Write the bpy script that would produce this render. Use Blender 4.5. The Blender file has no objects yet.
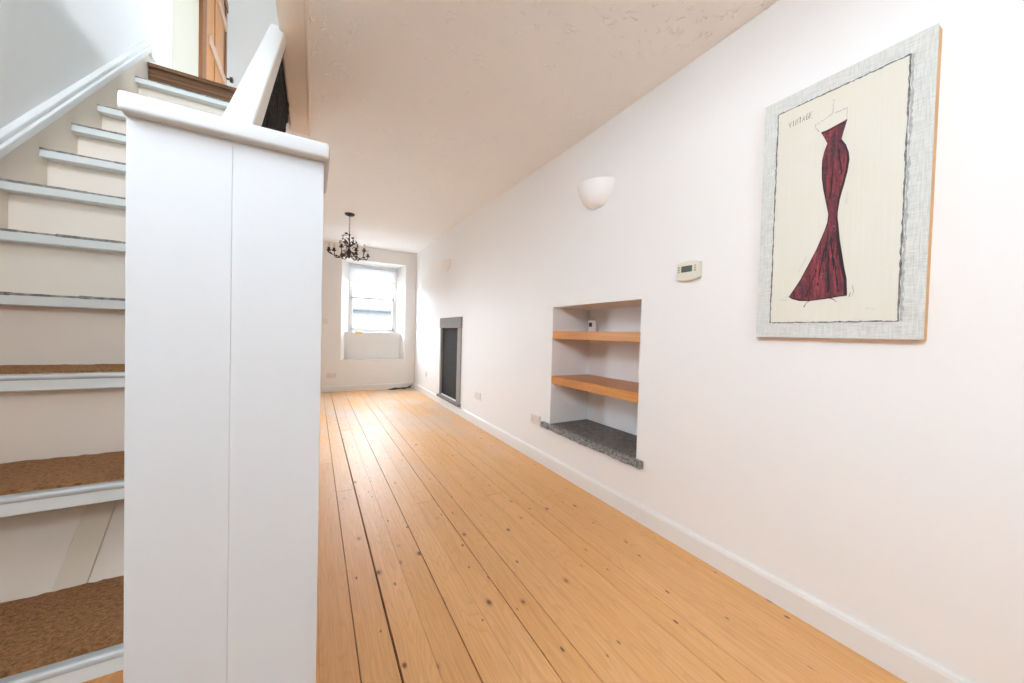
import bpy, bmesh, math, random
from mathutils import Vector, Matrix, Euler
random.seed(7)
scn = bpy.context.scene
COL = scn.collection

# ------------------------------------------------------------------ tagging
def tag(o, label=None, cat=None, group=None, kind=None):
    if label: o['label'] = label
    if cat: o['category'] = cat
    if group: o['group'] = group
    if kind: o['kind'] = kind
    return o

def empty(name, loc, label, cat, group=None, kind=None):
    o = bpy.data.objects.new(name, None)
    o.empty_display_size = .05
    COL.objects.link(o)
    o.location = loc
    return tag(o, label, cat, group, kind)

# ------------------------------------------------------------------ mesh helpers
class MB:
    """collects shapes (world coordinates) and links them as ONE mesh object"""
    def __init__(s):
        s.bm = bmesh.new()
    def _new(s, geom, bev, seg=2):
        if bev:
            es = list({e for v in geom for e in v.link_edges})
            bmesh.ops.bevel(s.bm, geom=es, offset=bev, segments=seg, affect='EDGES', profile=.5)
    def box(s, a, b, bev=0, seg=2, mat=None):
        x0, y0, z0 = [min(p, q) for p, q in zip(a, b)]
        x1, y1, z1 = [max(p, q) for p, q in zip(a, b)]
        v = [s.bm.verts.new(p) for p in ((x0,y0,z0),(x1,y0,z0),(x1,y1,z0),(x0,y1,z0),(x0,y0,z1),(x1,y0,z1),(x1,y1,z1),(x0,y1,z1))]
        for f in ((0,3,2,1),(4,5,6,7),(0,1,5,4),(1,2,6,5),(2,3,7,6),(3,0,4,7)):
            s.bm.faces.new([v[i] for i in f])
        if mat is not None:
            for p in v: p.co = mat @ p.co
        s._new(v, bev, seg)
        return s
    def prism(s, pts, axis, a, b, bev=0, seg=2):
        """polygon pts in the plane normal to axis ('X','Y','Z'), extruded from a to b"""
        def P(p, t):
            return {'X': (t, p[0], p[1]), 'Y': (p[0], t, p[1]), 'Z': (p[0], p[1], t)}[axis]
        n = len(pts)
        A = [s.bm.verts.new(P(p, a)) for p in pts]
        B = [s.bm.verts.new(P(p, b)) for p in pts]
        s.bm.faces.new(A); s.bm.faces.new(B[::-1])
        for i in range(n):
            j = (i + 1) % n
            s.bm.faces.new((A[i], B[i], B[j], A[j]))
        s._new(A + B, bev, seg)
        return s
    def tube(s, pts, r, n=8, cap=True):
        pts = [Vector(p) for p in pts]
        rs = r if isinstance(r, (list, tuple)) else [r] * len(pts)
        rings = []
        up = None
        for i, p in enumerate(pts):
            d = (pts[min(i + 1, len(pts) - 1)] - pts[max(i - 1, 0)])
            if d.length < 1e-9: d = Vector((0, 0, 1))
            d.normalize()
            if up is None:
                up = Vector((0, 0, 1)) if abs(d.z) < .9 else Vector((1, 0, 0))
            a = d.cross(up)
            if a.length < 1e-5: a = d.cross(Vector((1, 0, 0)))
            a.normalize(); b = a.cross(d).normalized(); up = b
            rings.append([s.bm.verts.new(p + rs[i] * (math.cos(2*math.pi*k/n) * a + math.sin(2*math.pi*k/n) * b)) for k in range(n)])
        for A, B in zip(rings, rings[1:]):
            for k in range(n):
                s.bm.faces.new((A[k], A[(k+1) % n], B[(k+1) % n], B[k]))
        if cap:
            s.bm.faces.new(rings[0][::-1]); s.bm.faces.new(rings[-1])
        return s
    def lathe(s, c, prof, n=24, a0=0, a1=2*math.pi, sx=1, sy=1):
        """profile (r, z) revolved about the vertical through c"""
        full = abs(a1 - a0 - 2*math.pi) < 1e-6
        m = n if full else n + 1
        rings = []
        for r, z in prof:
            rings.append([s.bm.verts.new((c[0] + sx*r*math.cos(a0 + (a1-a0)*k/n), c[1] + sy*r*math.sin(a0 + (a1-a0)*k/n), c[2] + z)) for k in range(m)])
        for A, B in zip(rings, rings[1:]):
            for k in range(n):
                s.bm.faces.new((A[k], A[(k+1) % m], B[(k+1) % m], B[k]))
        if full:
            s.bm.faces.new(rings[0][::-1]); s.bm.faces.new(rings[-1])
        return s
    def leaf(s, c, d, nrm, L, W, T=.0012):
        d = Vector(d).normalized(); nrm = Vector(nrm); nrm = (nrm - nrm.dot(d) * d)
        if nrm.length < 1e-4: nrm = d.orthogonal()
        nrm.normalize(); w = d.cross(nrm)
        c = Vector(c)
        o = [(0, 0), (.25, .42), (.55, .5), (.8, .28), (1, 0), (.8, -.28), (.55, -.5), (.25, -.42)]
        A = [s.bm.verts.new(c + d*L*t + w*W*q + nrm*(T + .25*W*abs(q))) for t, q in o]
        B = [s.bm.verts.new(c + d*L*t + w*W*q + nrm*(-T + .25*W*abs(q))) for t, q in o]
        s.bm.faces.new(A); s.bm.faces.new(B[::-1])
        for i in range(8):
            j = (i + 1) % 8
            s.bm.faces.new((A[i], B[i], B[j], A[j]))
        return s
    def build(s, name, mat, parent=None, smooth=False, label=None, cat=None, group=None, kind=None):
        bmesh.ops.recalc_face_normals(s.bm, faces=s.bm.faces)
        me = bpy.data.meshes.new(name)
        origin = Vector((0, 0, 0))
        if parent is None and not kind == 'structure' and len(s.bm.verts):
            xs = [v.co for v in s.bm.verts]
            origin = Vector(((min(v.x for v in xs)+max(v.x for v in xs))/2, (min(v.y for v in xs)+max(v.y for v in xs))/2, min(v.z for v in xs)))
        elif parent is not None:
            p = parent
            while p is not None:
                origin += p.location; p = p.parent
        for v in s.bm.verts: v.co -= origin
        s.bm.to_mesh(me); s.bm.free()
        o = bpy.data.objects.new(name, me)
        COL.objects.link(o)
        if parent is None: o.location = origin
        else: o.parent = parent
        me.materials.append(mat)
        if smooth:
            for p in me.polygons: p.use_smooth = True
            try:
                me.set_sharp_from_angle(angle=math.radians(40))
            except Exception: pass
        return tag(o, label, cat, group, kind)

# ------------------------------------------------------------------ materials
class NT:
    def __init__(s, name):
        s.m = bpy.data.materials.new(name); s.m.use_nodes = True
        s.t = s.m.node_tree
        s.b = s.t.nodes['Principled BSDF']
        s.out = s.t.nodes['Material Output']
    def n(s, typ, **kw):
        x = s.t.nodes.new(typ)
        for k, v in kw.items():
            if k in ('op',): x.operation = v
            elif hasattr(x, k): setattr(x, k, v)
        return x
    def l(s, a, b): s.t.links.new(a, b)
    def co(s, scale=(1, 1, 1), loc=(0, 0, 0)):
        tc = s.n('ShaderNodeTexCoord'); mp = s.n('ShaderNodeMapping')
        mp.inputs['Scale'].default_value = scale; mp.inputs['Location'].default_value = loc
        s.l(tc.outputs['Object'], mp.inputs['Vector'])
        return mp.outputs['Vector']
    def noise(s, vec, scale, detail=4, rough=.55, dist=0):
        x = s.n('ShaderNodeTexNoise'); s.l(vec, x.inputs['Vector'])
        x.inputs['Scale'].default_value = scale; x.inputs['Detail'].default_value = detail
        x.inputs['Roughness'].default_value = rough; x.inputs['Distortion'].default_value = dist
        return x.outputs['Fac']
    def ramp(s, fac, stops, interp='LINEAR'):
        x = s.n('ShaderNodeValToRGB'); s.l(fac, x.inputs['Fac'])
        cr = x.color_ramp; cr.interpolation = interp
        while len(cr.elements) < len(stops): cr.elements.new(.5)
        for e, (p, c) in zip(cr.elements, stops):
            e.position = p; e.color = (c, c, c, 1) if isinstance(c, (int, float)) else (*c, 1)
        return x.outputs['Color']
    def mix(s, f, a, b, mode='MIX'):
        x = s.n('ShaderNodeMix'); x.data_type = 'RGBA'; x.blend_type = mode
        for sock, v in ((x.inputs[0], f), (x.inputs[6], a), (x.inputs[7], b)):
            if isinstance(v, (int, float)): sock.default_value = v
            elif isinstance(v, tuple): sock.default_value = (*v, 1)
            else: s.l(v, sock)
        return x.outputs[2]
    def math(s, op, a, b=0, c=None):
        x = s.n('ShaderNodeMath'); x.operation = op
        for i, v in enumerate((a, b) if c is None else (a, b, c)):
            if isinstance(v, (int, float)): x.inputs[i].default_value = v
            else: s.l(v, x.inputs[i])
        return x.outputs[0]
    def bump(s, h, strength=.2, dist=.01):
        x = s.n('ShaderNodeBump'); s.l(h, x.inputs['Height'])
        x.inputs['Strength'].default_value = strength; x.inputs['Distance'].default_value = dist
        s.l(x.outputs['Normal'], s.b.inputs['Normal'])
    def col(s, c):
        if isinstance(c, tuple): s.b.inputs['Base Color'].default_value = (*c, 1)
        else: s.l(c, s.b.inputs['Base Color'])
    def rough(s, r):
        if isinstance(r, (int, float)): s.b.inputs['Roughness'].default_value = r
        else: s.l(r, s.b.inputs['Roughness'])

def srgb(r, g, b):
    f = lambda c: (c/255)/12.92 if c/255 <= .04045 else ((c/255+.055)/1.055)**2.4
    return (f(r), f(g), f(b))

def paint(name, c, rough=.6, bump=.08, scale=60, var=.03):
    t = NT(name); v = t.co()
    n = t.noise(v, 3, 3)
    d = tuple(max(0, x*(1-var)) for x in c)
    t.col(t.mix(n, d, c)); t.rough(rough)
    t.bump(t.noise(v, scale, 4), bump, .004)
    return t.m

def plain(name, c, rough=.5, metal=0, bump=0, scale=80):
    t = NT(name); v = t.co(); n = t.noise(v, scale, 3)
    t.col(t.mix(n, tuple(x*.9 for x in c), c)); t.rough(rough)
    t.b.inputs['Metallic'].default_value = metal
    if bump: t.bump(n, bump, .002)
    return t.m

WALLC = (.84, .832, .815)
def wall_mat():
    t = NT('wall_paint'); v = t.co()
    n = t.noise(v, 1.2, 4)
    t.col(t.mix(n, tuple(c*.97 for c in WALLC), WALLC)); t.rough(.7)
    h = t.math('ADD', t.noise(v, 2.5, 3), t.math('MULTIPLY', t.noise(v, 45, 3), .12))
    t.bump(h, .12, .02)
    return t.m
def ceil_mat():
    t = NT('stippled_ceiling_paint'); v = t.co()
    t.col(t.mix(t.noise(v, 1.5, 3), (.86, .85, .83), (.885, .875, .86))); t.rough(.75)
    # short raised curls of textured plaster
    n1 = t.noise(t.co((1, 1.5, 1)), 11, 2, .5, .8)
    ridge = t.ramp(t.math('ABSOLUTE', t.math('SUBTRACT', n1, .5)), [(0, 1), (.035, 0)])
    mask = t.ramp(t.noise(t.co(loc=(5, 3, 0)), 16, 2), [(.53, 0), (.60, 1)])
    h = t.math('ADD', t.math('MULTIPLY', ridge, mask), t.math('MULTIPLY', t.noise(v, 40, 3), .25))
    t.bump(h, .42, .014)
    return t.m
def floor_mat():
    t = NT('varnished_pine_boards')
    tc = t.n('ShaderNodeTexCoord')
    at = t.n('ShaderNodeAttribute'); at.attribute_name = 'board'; bid = at.outputs['Fac']
    sep = t.n('ShaderNodeSeparateXYZ'); t.l(tc.outputs['Object'], sep.inputs[0])
    def vec(sx, sy, off):
        c = t.n('ShaderNodeCombineXYZ')
        t.l(t.math('MULTIPLY', sep.outputs[0], sx), c.inputs[0])
        t.l(t.math('MULTIPLY_ADD', bid, off, t.math('MULTIPLY', sep.outputs[1], sy)), c.inputs[1])
        t.l(t.math('MULTIPLY', bid, 13.7), c.inputs[2])
        return c.outputs[0]
    # cathedral grain: distance lines bent by slow noise along the board
    slow = t.noise(vec(9, 1.3, 3.1), 1, 2, .4)
    lines = t.math('FRACT', t.math('MULTIPLY', slow, 20))
    late = t.ramp(lines, [(0, 0), (.55, .15), (.9, 1), (1, 0)])
    fib = t.noise(vec(150, 3.5, 5), 1, 3, .6)
    base = t.ramp(bid, [(0, FL0), (.35, FL1), (.7, FL2), (1, FL3)])
    broad = t.noise(vec(3, .7, 7), 1, 3, .5)
    c1 = t.mix(t.math('MULTIPLY', t.ramp(broad, [(.35, 0), (.7, 1)]), .45), base, FLD)
    c2 = t.mix(t.math('MULTIPLY', late, .30), c1, FLG)
    c3 = t.mix(t.math('MULTIPLY', t.ramp(fib, [(.40, 0), (.72, 1)]), .45), c2, FLG)
    # knots and old nail holes
    def spots(sx, sy, r0, r1, keep, off):
        vo = t.n('ShaderNodeTexVoronoi'); vo.inputs['Scale'].default_value = 1
        t.l(vec(sx, sy, off), vo.inputs['Vector'])
        sc = t.n('ShaderNodeSeparateColor'); t.l(vo.outputs['Color'], sc.inputs[0])
        on = t.math('GREATER_THAN', sc.outputs[0], keep)
        sz = t.math('MULTIPLY_ADD', sc.outputs[1], r1 - r0, r0)
        return t.math('MULTIPLY', on, t.ramp(t.math('DIVIDE', vo.outputs['Distance'], sz), [(.55, 1), (1, 0)]))
    k = t.math('MAXIMUM', spots(9, 5.5, .06, .11, .15, 2.3), spots(20, 8, .07, .13, .30, 9.1))
    halo = spots(9, 5.5, .09, .20, .15, 2.3)
    c4 = t.mix(t.math('MULTIPLY', halo, .35), c3, FLK2)
    c5 = t.mix(t.math('MULTIPLY', k, .85), c4, FLK)
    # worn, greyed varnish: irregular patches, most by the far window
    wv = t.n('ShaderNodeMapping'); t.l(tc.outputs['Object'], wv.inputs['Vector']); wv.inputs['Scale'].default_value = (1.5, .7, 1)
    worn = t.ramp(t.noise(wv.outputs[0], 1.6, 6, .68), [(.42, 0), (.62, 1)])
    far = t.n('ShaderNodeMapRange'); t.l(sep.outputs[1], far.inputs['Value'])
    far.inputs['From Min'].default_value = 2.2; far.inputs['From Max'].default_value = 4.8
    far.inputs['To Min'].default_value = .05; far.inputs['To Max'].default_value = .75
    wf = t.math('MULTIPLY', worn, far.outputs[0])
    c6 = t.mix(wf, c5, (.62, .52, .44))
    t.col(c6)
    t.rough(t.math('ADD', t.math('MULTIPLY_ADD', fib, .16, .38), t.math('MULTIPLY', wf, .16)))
    t.b.inputs['Specular IOR Level'].default_value = .32
    h = t.math('ADD', t.math('MULTIPLY', fib, .25), t.math('ADD', t.math('MULTIPLY', slow, .3), t.math('MULTIPLY', t.noise(tc.outputs['Object'], 6, 3), .8)))
    t.bump(h, .10, .006)
    return t.m
FL0 = (.75, .41, .165); FL1 = (.80, .455, .195); FL2 = (.78, .43, .175); FL3 = (.82, .48, .215)
FLD = (.70, .37, .13); FLG = (.54, .27, .10); FLK = (.12, .045, .018); FLK2 = (.36, .15, .05)

def wood(name, c, cd, axis='Y', rough=.45, sc=1.0):
    t = NT(name)
    s = {'X': (2, 40, 40), 'Y': (40, 2, 40), 'Z': (40, 40, 2)}[axis]
    s = tuple(x*sc for x in s)
    n = t.noise(t.co(s), 1, 4, .6, .6)
    t.col(t.mix(t.ramp(n, [(.35, 0), (.7, 1)]), c, cd)); t.rough(rough)
    t.bump(n, .08, .003)
    return t.m
def coir_mat(name, c0, c1):
    t = NT(name); v = t.co((60, 130, 90)); v2 = t.co((1, 1, 1))
    n = t.noise(v, 1.6, 4, .7)
    w = t.noise(v2, 160, 2, .6)
    h = t.math('ADD', n, t.math('MULTIPLY', w, .6))
    t.col(t.mix(t.ramp(t.math('MULTIPLY', h, .62), [(.34, 0), (.62, 1)]), c0, c1)); t.rough(.95)
    t.bump(h, .9, .012)
    return t.m
def stone(name, c0, c1, scale=30, bump=.4, rough=.8):
    t = NT(name); v = t.co()
    n = t.noise(v, scale, 6, .65)
    t.col(t.mix(t.ramp(n, [(.35, 0), (.68, 1)]), c0, c1)); t.rough(rough)
    t.bump(n, bump, .01)
    return t.m

M = {}
M['wall'] = wall_mat()
M['ceil'] = ceil_mat()
M['floor'] = floor_mat()
M['gap'] = plain('dark_floor_gap', (.02, .012, .008), .9)
M['gloss'] = paint('white_gloss_wood', (.80, .80, .785), .35, .05, 25, .03)
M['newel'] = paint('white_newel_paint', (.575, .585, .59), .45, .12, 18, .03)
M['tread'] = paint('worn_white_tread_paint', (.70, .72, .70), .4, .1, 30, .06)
M['riser'] = paint('shade_toned_stair_paint', (.80, .70, .60), .5, .08, 20, .04)  # white paint; warm bounce and nosing shade put into its colour
M['soffit_strip'] = paint('darker_strip_paint', (.72, .62, .50), .5)
M['chip'] = stone('chipped_paint_edge', (.10, .085, .07), (.40, .38, .35), 70, .3)
M['strip'] = plain('aluminium_nosing', (.56, .58, .58), .5, .35)
M['coir'] = coir_mat('brown_coir', (.19, .078, .028), (.56, .265, .10))
M['coir_edge'] = wood('dark_brown_striped_riser', (.20, .085, .028), (.075, .030, .010), 'X', .7)
M['pine'] = wood('orange_pine', (.60, .27, .075), (.46, .175, .04), 'Y', .4)
M['pine_door'] = wood('orange_pine_door', (.66, .30, .085), (.52, .20, .045), 'Z', .35)
M['door_edge'] = wood('dark_pine_edge', (.30, .11, .03), (.20, .07, .02), 'Z', .4)
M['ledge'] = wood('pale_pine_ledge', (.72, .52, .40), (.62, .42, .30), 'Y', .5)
M['cream'] = paint('cream_door_frame', (.74, .70, .58), .45, .05)
M['slate'] = stone('grey_slate', (.10, .095, .09), (.22, .205, .195), 38, .6)
M['slate_edge'] = stone('rough_slate_edge', (.08, .078, .075), (.42, .40, .38), 60, 1.0)
M['fire_stone'] = stone('grey_fireplace_stone', (.19, .175, .165), (.27, .25, .235), 55, .4)
M['fire_jamb'] = stone('pale_grey_jamb_stone', (.25, .24, .225), (.32, .305, .285), 45, .25)
M['fire_back'] = stone('sooty_board', (.014, .011, .009), (.030, .025, .021), 20, .2, .9)
M['bisque'] = paint('white_ceramic', (.88, .87, .85), .4, .02)
M['plastic'] = plain('cream_plastic', (.74, .70, .58), .4)
M['white_plastic'] = plain('white_plastic', (.76, .73, .69), .35)
M['lcd'] = plain('grey_green_lcd', (.12, .13, .10), .25)
M['button'] = plain('brown_button', (.22, .17, .13), .5)
M['iron'] = plain('dark_wrought_iron', (.060, .040, .034), .55, .5, .2)
M['candle'] = plain('candle_sleeve', (.72, .66, .60), .5)
M['black'] = plain('black_plastic', (.02, .018, .016), .5)
M['twig'] = stone('black_twigs', (.003, .003, .003), (.035, .033, .03), 60, .6)
M['brass'] = plain('dark_brass', (.14, .10, .06), .35, .8)
M['sticker'] = plain('yellow_sticker', (.78, .58, .12), .5)
M['facade'] = None
def facade_mat():
    t = NT('pale_stone_facade'); br = t.n('ShaderNodeTexBrick')
    tc = t.n('ShaderNodeTexCoord'); sp = t.n('ShaderNodeSeparateXYZ'); t.l(tc.outputs['Object'], sp.inputs[0])
    cb = t.n('ShaderNodeCombineXYZ'); t.l(sp.outputs[0], cb.inputs[0]); t.l(sp.outputs[2], cb.inputs[1])
    t.l(cb.outputs[0], br.inputs['Vector'])
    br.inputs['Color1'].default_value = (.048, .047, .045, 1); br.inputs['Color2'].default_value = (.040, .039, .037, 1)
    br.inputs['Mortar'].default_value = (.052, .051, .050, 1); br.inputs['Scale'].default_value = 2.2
    t.col(br.outputs['Color']); t.rough(.9)
    return t.m
M['facade'] = facade_mat()
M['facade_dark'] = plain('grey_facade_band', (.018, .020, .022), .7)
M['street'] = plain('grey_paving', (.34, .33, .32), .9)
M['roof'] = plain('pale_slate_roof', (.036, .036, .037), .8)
def glass_mat():
    t = NT('window_glass')
    tr = t.n('ShaderNodeBsdfTransparent'); gl = t.n('ShaderNodeBsdfGlossy'); gl.inputs['Roughness'].default_value = .02
    lw = t.n('ShaderNodeLayerWeight'); lw.inputs['Blend'].default_value = .5
    fr = t.math('MULTIPLY_ADD', t.math('POWER', lw.outputs['Facing'], 5), .9, .03)
    mx = t.n('ShaderNodeMixShader'); t.l(fr, mx.inputs[0]); t.l(tr.outputs[0], mx.inputs[1]); t.l(gl.outputs[0], mx.inputs[2])
    tr.inputs['Color'].default_value = (.96, .97, .97, 1)
    t.l(mx.outputs[0], t.out.inputs['Surface'])
    return t.m
M['glass'] = glass_mat()
def blind_mat():
    t = NT('white_blind_fabric'); v = t.co()
    t.col((.80, .81, .82)); t.rough(.9)
    tl = t.n('ShaderNodeBsdfTranslucent'); tl.inputs['Color'].default_value = (.72, .73, .74, 1)
    mx = t.n('ShaderNodeMixShader'); mx.inputs[0].default_value = .30
    t.l(t.b.outputs[0], mx.inputs[1]); t.l(tl.outputs[0], mx.inputs[2]); t.l(mx.outputs[0], t.out.inputs['Surface'])
    return t.m
M['blind'] = blind_mat()

# ------------------------------------------------------------------ dimensions (metres; camera above x = 0, y = 0)
XR = 1.716      # right wall face
XL = -.94       # left wall face
YB = 6.88       # back wall face
YF = -1.70      # wall behind the camera
ZU = 2.72       # upper floor
ZT = 5.6        # upper ceiling
OPX, OPY0, OPY1 = -.165, -.15, 3.06      # stair opening in the ceiling
def zc(y):                              # the old ceiling rises a little towards the window
    t = min(1, max(0, (y - 2.0) / 2.7)); return 2.568 + .055 * t

def struct(name, mb, mat, label, cat):
    return mb.build(name, mat, None, False, label, cat, None, 'structure')

def wall_grid(mb, plane, cuts_a, cuts_z, t0, t1, holes):
    """boxes filling a wall except the holes; plane 'X' -> runs along Y, 'Y' -> runs along X"""
    cuts_a = sorted(set(cuts_a)); cuts_z = sorted(set(cuts_z))
    for a0, a1 in zip(cuts_a, cuts_a[1:]):
        for z0, z1 in zip(cuts_z, cuts_z[1:]):
            ca, cz = (a0+a1)/2, (z0+z1)/2
            if any(h[0] < ca < h[1] and h[2] < cz < h[3] for h in holes): continue
            if plane == 'X': mb.box((t0, a0, z0), (t1, a1, z1))
            else: mb.box((a0, t0, z0), (a1, t1, z1))

# ------------------------------------------------------------------ floor: boards in one mesh
gaps = [-.94, -.79, -.66, -.53, -.42, -.31, -.19, -.085, .028, .142, .257, .367, .476, .588, .702, .814, .931, 1.042, 1.168, 1.278, 1.375, 1.477, 1.60, 1.716]
gapw = {.257: .0075, .476: .0045, .702: .0045, .814: .0035, .142: .0035, 1.168: .003, 1.278: .003}
joints = {.028: [3.2], .142: [2.60, 5.0], .257: [4.2], .367: [5.6], .476: [3.9], .588: [2.2], .702: [4.9], .814: [3.05], 1.042: [2.1], .931: [5.2], 1.168: [4.0], 1.375: [1.9], 1.278: [3.4]}
fb = bmesh.new(); ids = []
for i, (a, b) in enumerate(zip(gaps, gaps[1:])):
    ga = gapw.get(a, .0009)/2; gb = gapw.get(b, .0009)/2
    js = [YF] + sorted(joints.get(a, [])) + [YB]
    for y0, y1 in zip(js, js[1:]):
        x0, x1 = a + ga, b - gb
        yy0 = y0 + (.0012 if y0 > YF else 0); yy1 = y1 - (.0012 if y1 < YB else 0)
        lean = .0
        v = [fb.verts.new(p) for p in ((x0,yy0,-.022),(x1,yy0,-.022),(x1,yy1,-.022),(x0,yy1,-.022),(x0,yy0,0),(x1,yy0,0),(x1,yy1,0),(x0,yy1,0))]
        r = random.random()
        for f in ((0,3,2,1),(4,5,6,7),(0,1,5,4),(1,2,6,5),(2,3,7,6),(3,0,4,7)):
            fb.faces.new([v[q] for q in f]); ids.append(r)
v = [fb.verts.new(p) for p in ((XL-.3,YF-.3,-.03),(XR+.3,YF-.3,-.03),(XR+.3,YB+.3,-.03),(XL-.3,YB+.3,-.03),(XL-.3,YF-.3,-.12),(XR+.3,YF-.3,-.12),(XR+.3,YB+.3,-.12),(XL-.3,YB+.3,-.12))]
nb = len(ids)
for f in ((0,1,2,3),(7,6,5,4),(4,5,1,0),(5,6,2,1),(6,7,3,2),(7,4,0,3)):
    fb.faces.new([v[q] for q in f]); ids.append(0)
me = bpy.data.meshes.new('floor'); fb.to_mesh(me); fb.free()
at = me.attributes.new('board', 'FLOAT', 'FACE')
at.data.foreach_set('value', ids)
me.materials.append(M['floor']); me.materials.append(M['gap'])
for p in me.polygons:
    if p.index >= nb: p.material_index = 1
fo = bpy.data.objects.new('floor', me); COL.objects.link(fo)
tag(fo, 'varnished orange pine floorboards with knots running the length of the room', 'floor', kind='structure')

# ------------------------------------------------------------------ walls
AL = (1.443, 2.338, .322, 1.336)      # alcove hole
FP = (4.50, 5.195, .165, 1.172)      # fireplace hole
UW = (2.9, 4.3, 3.3, 3.70)            # upstairs window
w = MB()
wall_grid(w, 'X', [YF-.2, UW[0], AL[0], AL[1], UW[1], FP[0], FP[1], YB+.6], [-.1, FP[2], AL[2], FP[3], AL[3], ZU+.0, UW[2], UW[3], ZT+.1], XR, 2.12, [AL, FP, UW])
w.box((2.12, AL[0]-.1, AL[2]-.1), (2.2, AL[1]+.1, AL[3]+.1))
w.box((2.12, FP[0]-.1, FP[2]-.1), (2.2, FP[1]+.1, FP[3]+.1))
struct('wall_right', w, M['wall'], 'white plaster wall on the right with picture, shelf alcove and fireplace', 'wall')
LW = (3.6, 4.15, 1.0, 1.9)           # added unseen window in the left wall, fill light for the room
NW = (-.5, .42, 1.86, 2.48)        # window in the left wall beside the camera
w = MB()
wall_grid(w, 'X', [YF-.2, NW[0], NW[1], LW[0], LW[1], YB+.6], [-.1, LW[2], NW[2], LW[3], NW[3], ZT+.1], XL-.15, XL, [LW, NW])
struct('wall_left', w, M['wall'], 'grey white plaster wall on the left beside the staircase', 'wall')
# back wall: a splayed window recess
R0 = (.41, 1.515, .560, 2.375)       # recess mouth
R1 = (.545, 1.405, 1.065, 2.350)     # window opening
YW = 7.16; YP = 7.02                 # window plane, panel plane
P1 = (.475, 1.457, .575, 1.068)
w = MB()
wall_grid(w, 'Y', [XL-.15, R0[0], R0[1], XR+.5], [-.1, R0[2], R0[3], ZT+.1], YB, YB+.02, [R0])
def quad(mb, ps): mb.bm.faces.new([mb.bm.verts.new(p) for p in ps])
# reveals (solid wedges)
def wedge(mb, pts_front, pts_back):
    A = [mb.bm.verts.new(p) for p in pts_front]; B = [mb.bm.verts.new(p) for p in pts_back]
    mb.bm.faces.new(A); mb.bm.faces.new(B[::-1])
    n = len(A)
    for i in range(n): mb.bm.faces.new((A[i], B[i], B[(i+1) % n], A[(i+1) % n]))
yo = YW + .12
w.prism([(XL-.15, YB+.02), (R0[0], YB+.02), (R1[0], YW), (R1[0], yo), (XL-.15, yo)], 'Z', -.1, ZT+.1)
w.prism([(XR+.5, YB+.02), (R0[1], YB+.02), (R1[1], YW), (R1[1], yo), (XR+.5, yo)], 'Z', -.1, ZT+.1)
w.prism([(YB+.02, R0[3]), (YW, R1[3]), (yo, R1[3]), (yo, ZT+.1), (YB+.02, ZT+.1)], 'X', R0[0]-.05, R0[1]+.05)
w.prism([(YB+.02, -.1), (YB+.02, R0[2]), (YP+.01, R0[2]+.01), (YP+.01, R1[2]-.02), (yo, R1[2]-.02), (yo, -.1)], 'X', R0[0]-.05, R0[1]+.05)
struct('wall_back', w, M['wall'], 'white plaster end wall around the window recess', 'wall')
# wall behind the camera with a wide window
FU = (-.80, .3, 3.3, 4.35)  # added unseen upstairs window, put in to light the stairs
FW = (-.85, -.15, 1.95, 2.45)
w = MB()
wall_grid(w, 'Y', [XL-.15, FW[0], FW[1], FU[0], FU[1], XR+.5], [-.1, FW[2], FW[3], FU[2], FU[3], ZT+.1], YF-.2, YF, [FW, FU])
struct('wall_front', w, M['wall'], 'white wall behind the camera with a wide window', 'wall')
# ceiling slab with the stair opening
w = MB()
def slab(x0, x1, y0, y1):
    ys = [y0] + [y for y in (2.0, 4.7) if y0 < y < y1] + [y1]
    for a, b in zip(ys, ys[1:]):
        wedge(w, [(x0, a, zc(a)), (x1, a, zc(a)), (x1, b, zc(b)), (x0, b, zc(b))], [(x0, a, ZU), (x1, a, ZU), (x1, b, ZU), (x0, b, ZU)])
slab(OPX, XR+.01, YF-.1, YB+.01); slab(XL-.01, OPX, OPY1, YB+.01); slab(XL-.01, OPX, YF-.1, OPY0)
struct('ceiling', w, M['ceil'], 'white ceiling with swirled textured plaster over the long room', 'ceiling')
w = MB(); w.box((XL-.15, YF-.2, ZT), (XR+.5, 5.6, ZT+.1))
struct('ceiling_upper', w, M['wall'], 'plain white ceiling above the upstairs landing', 'ceiling')
w = MB(); w.box((XL-.1, 5.32, ZU), (XR+.2, 5.44, ZT+.05))
struct('wall_landing', w, M['wall'], 'bright white wall at the far side of the upstairs landing', 'wall')
# trims
w = MB()
w.box((OPX, OPY0, 2.546), (-.047, OPY1, 2.568), .004); w.box((OPX-.006, OPY0, 2.556), (OPX+.008, OPY1, ZU), .003)
w.box((-.060, OPY0, 2.540), (-.044, OPY1, 2.57), .005)
struct('trim_1', w, M['riser'], 'cream painted wooden trim along the edge of the ceiling opening', 'trim')
def skirting(name, along, a0, a1, face, label, sgn, h=.105, th=.02):
    mb = MB()
    prof = [(face, 0), (face - sgn*th, 0), (face - sgn*th, h - .018), (face - sgn*(th - .004), h - .006), (face - sgn*(th-.012), h), (face, h)]
    mb.prism(prof, along, a0, a1)
    return struct(name, mb, M['gloss'], label, 'skirting board')
skirting('baseboard_right', 'Y', YF, YB, XR, 'white skirting board along the foot of the right wall', 1)
skirting('baseboard_back', 'X', XL, XR-.02, YB, 'white skirting board below the window wall', 1)

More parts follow.
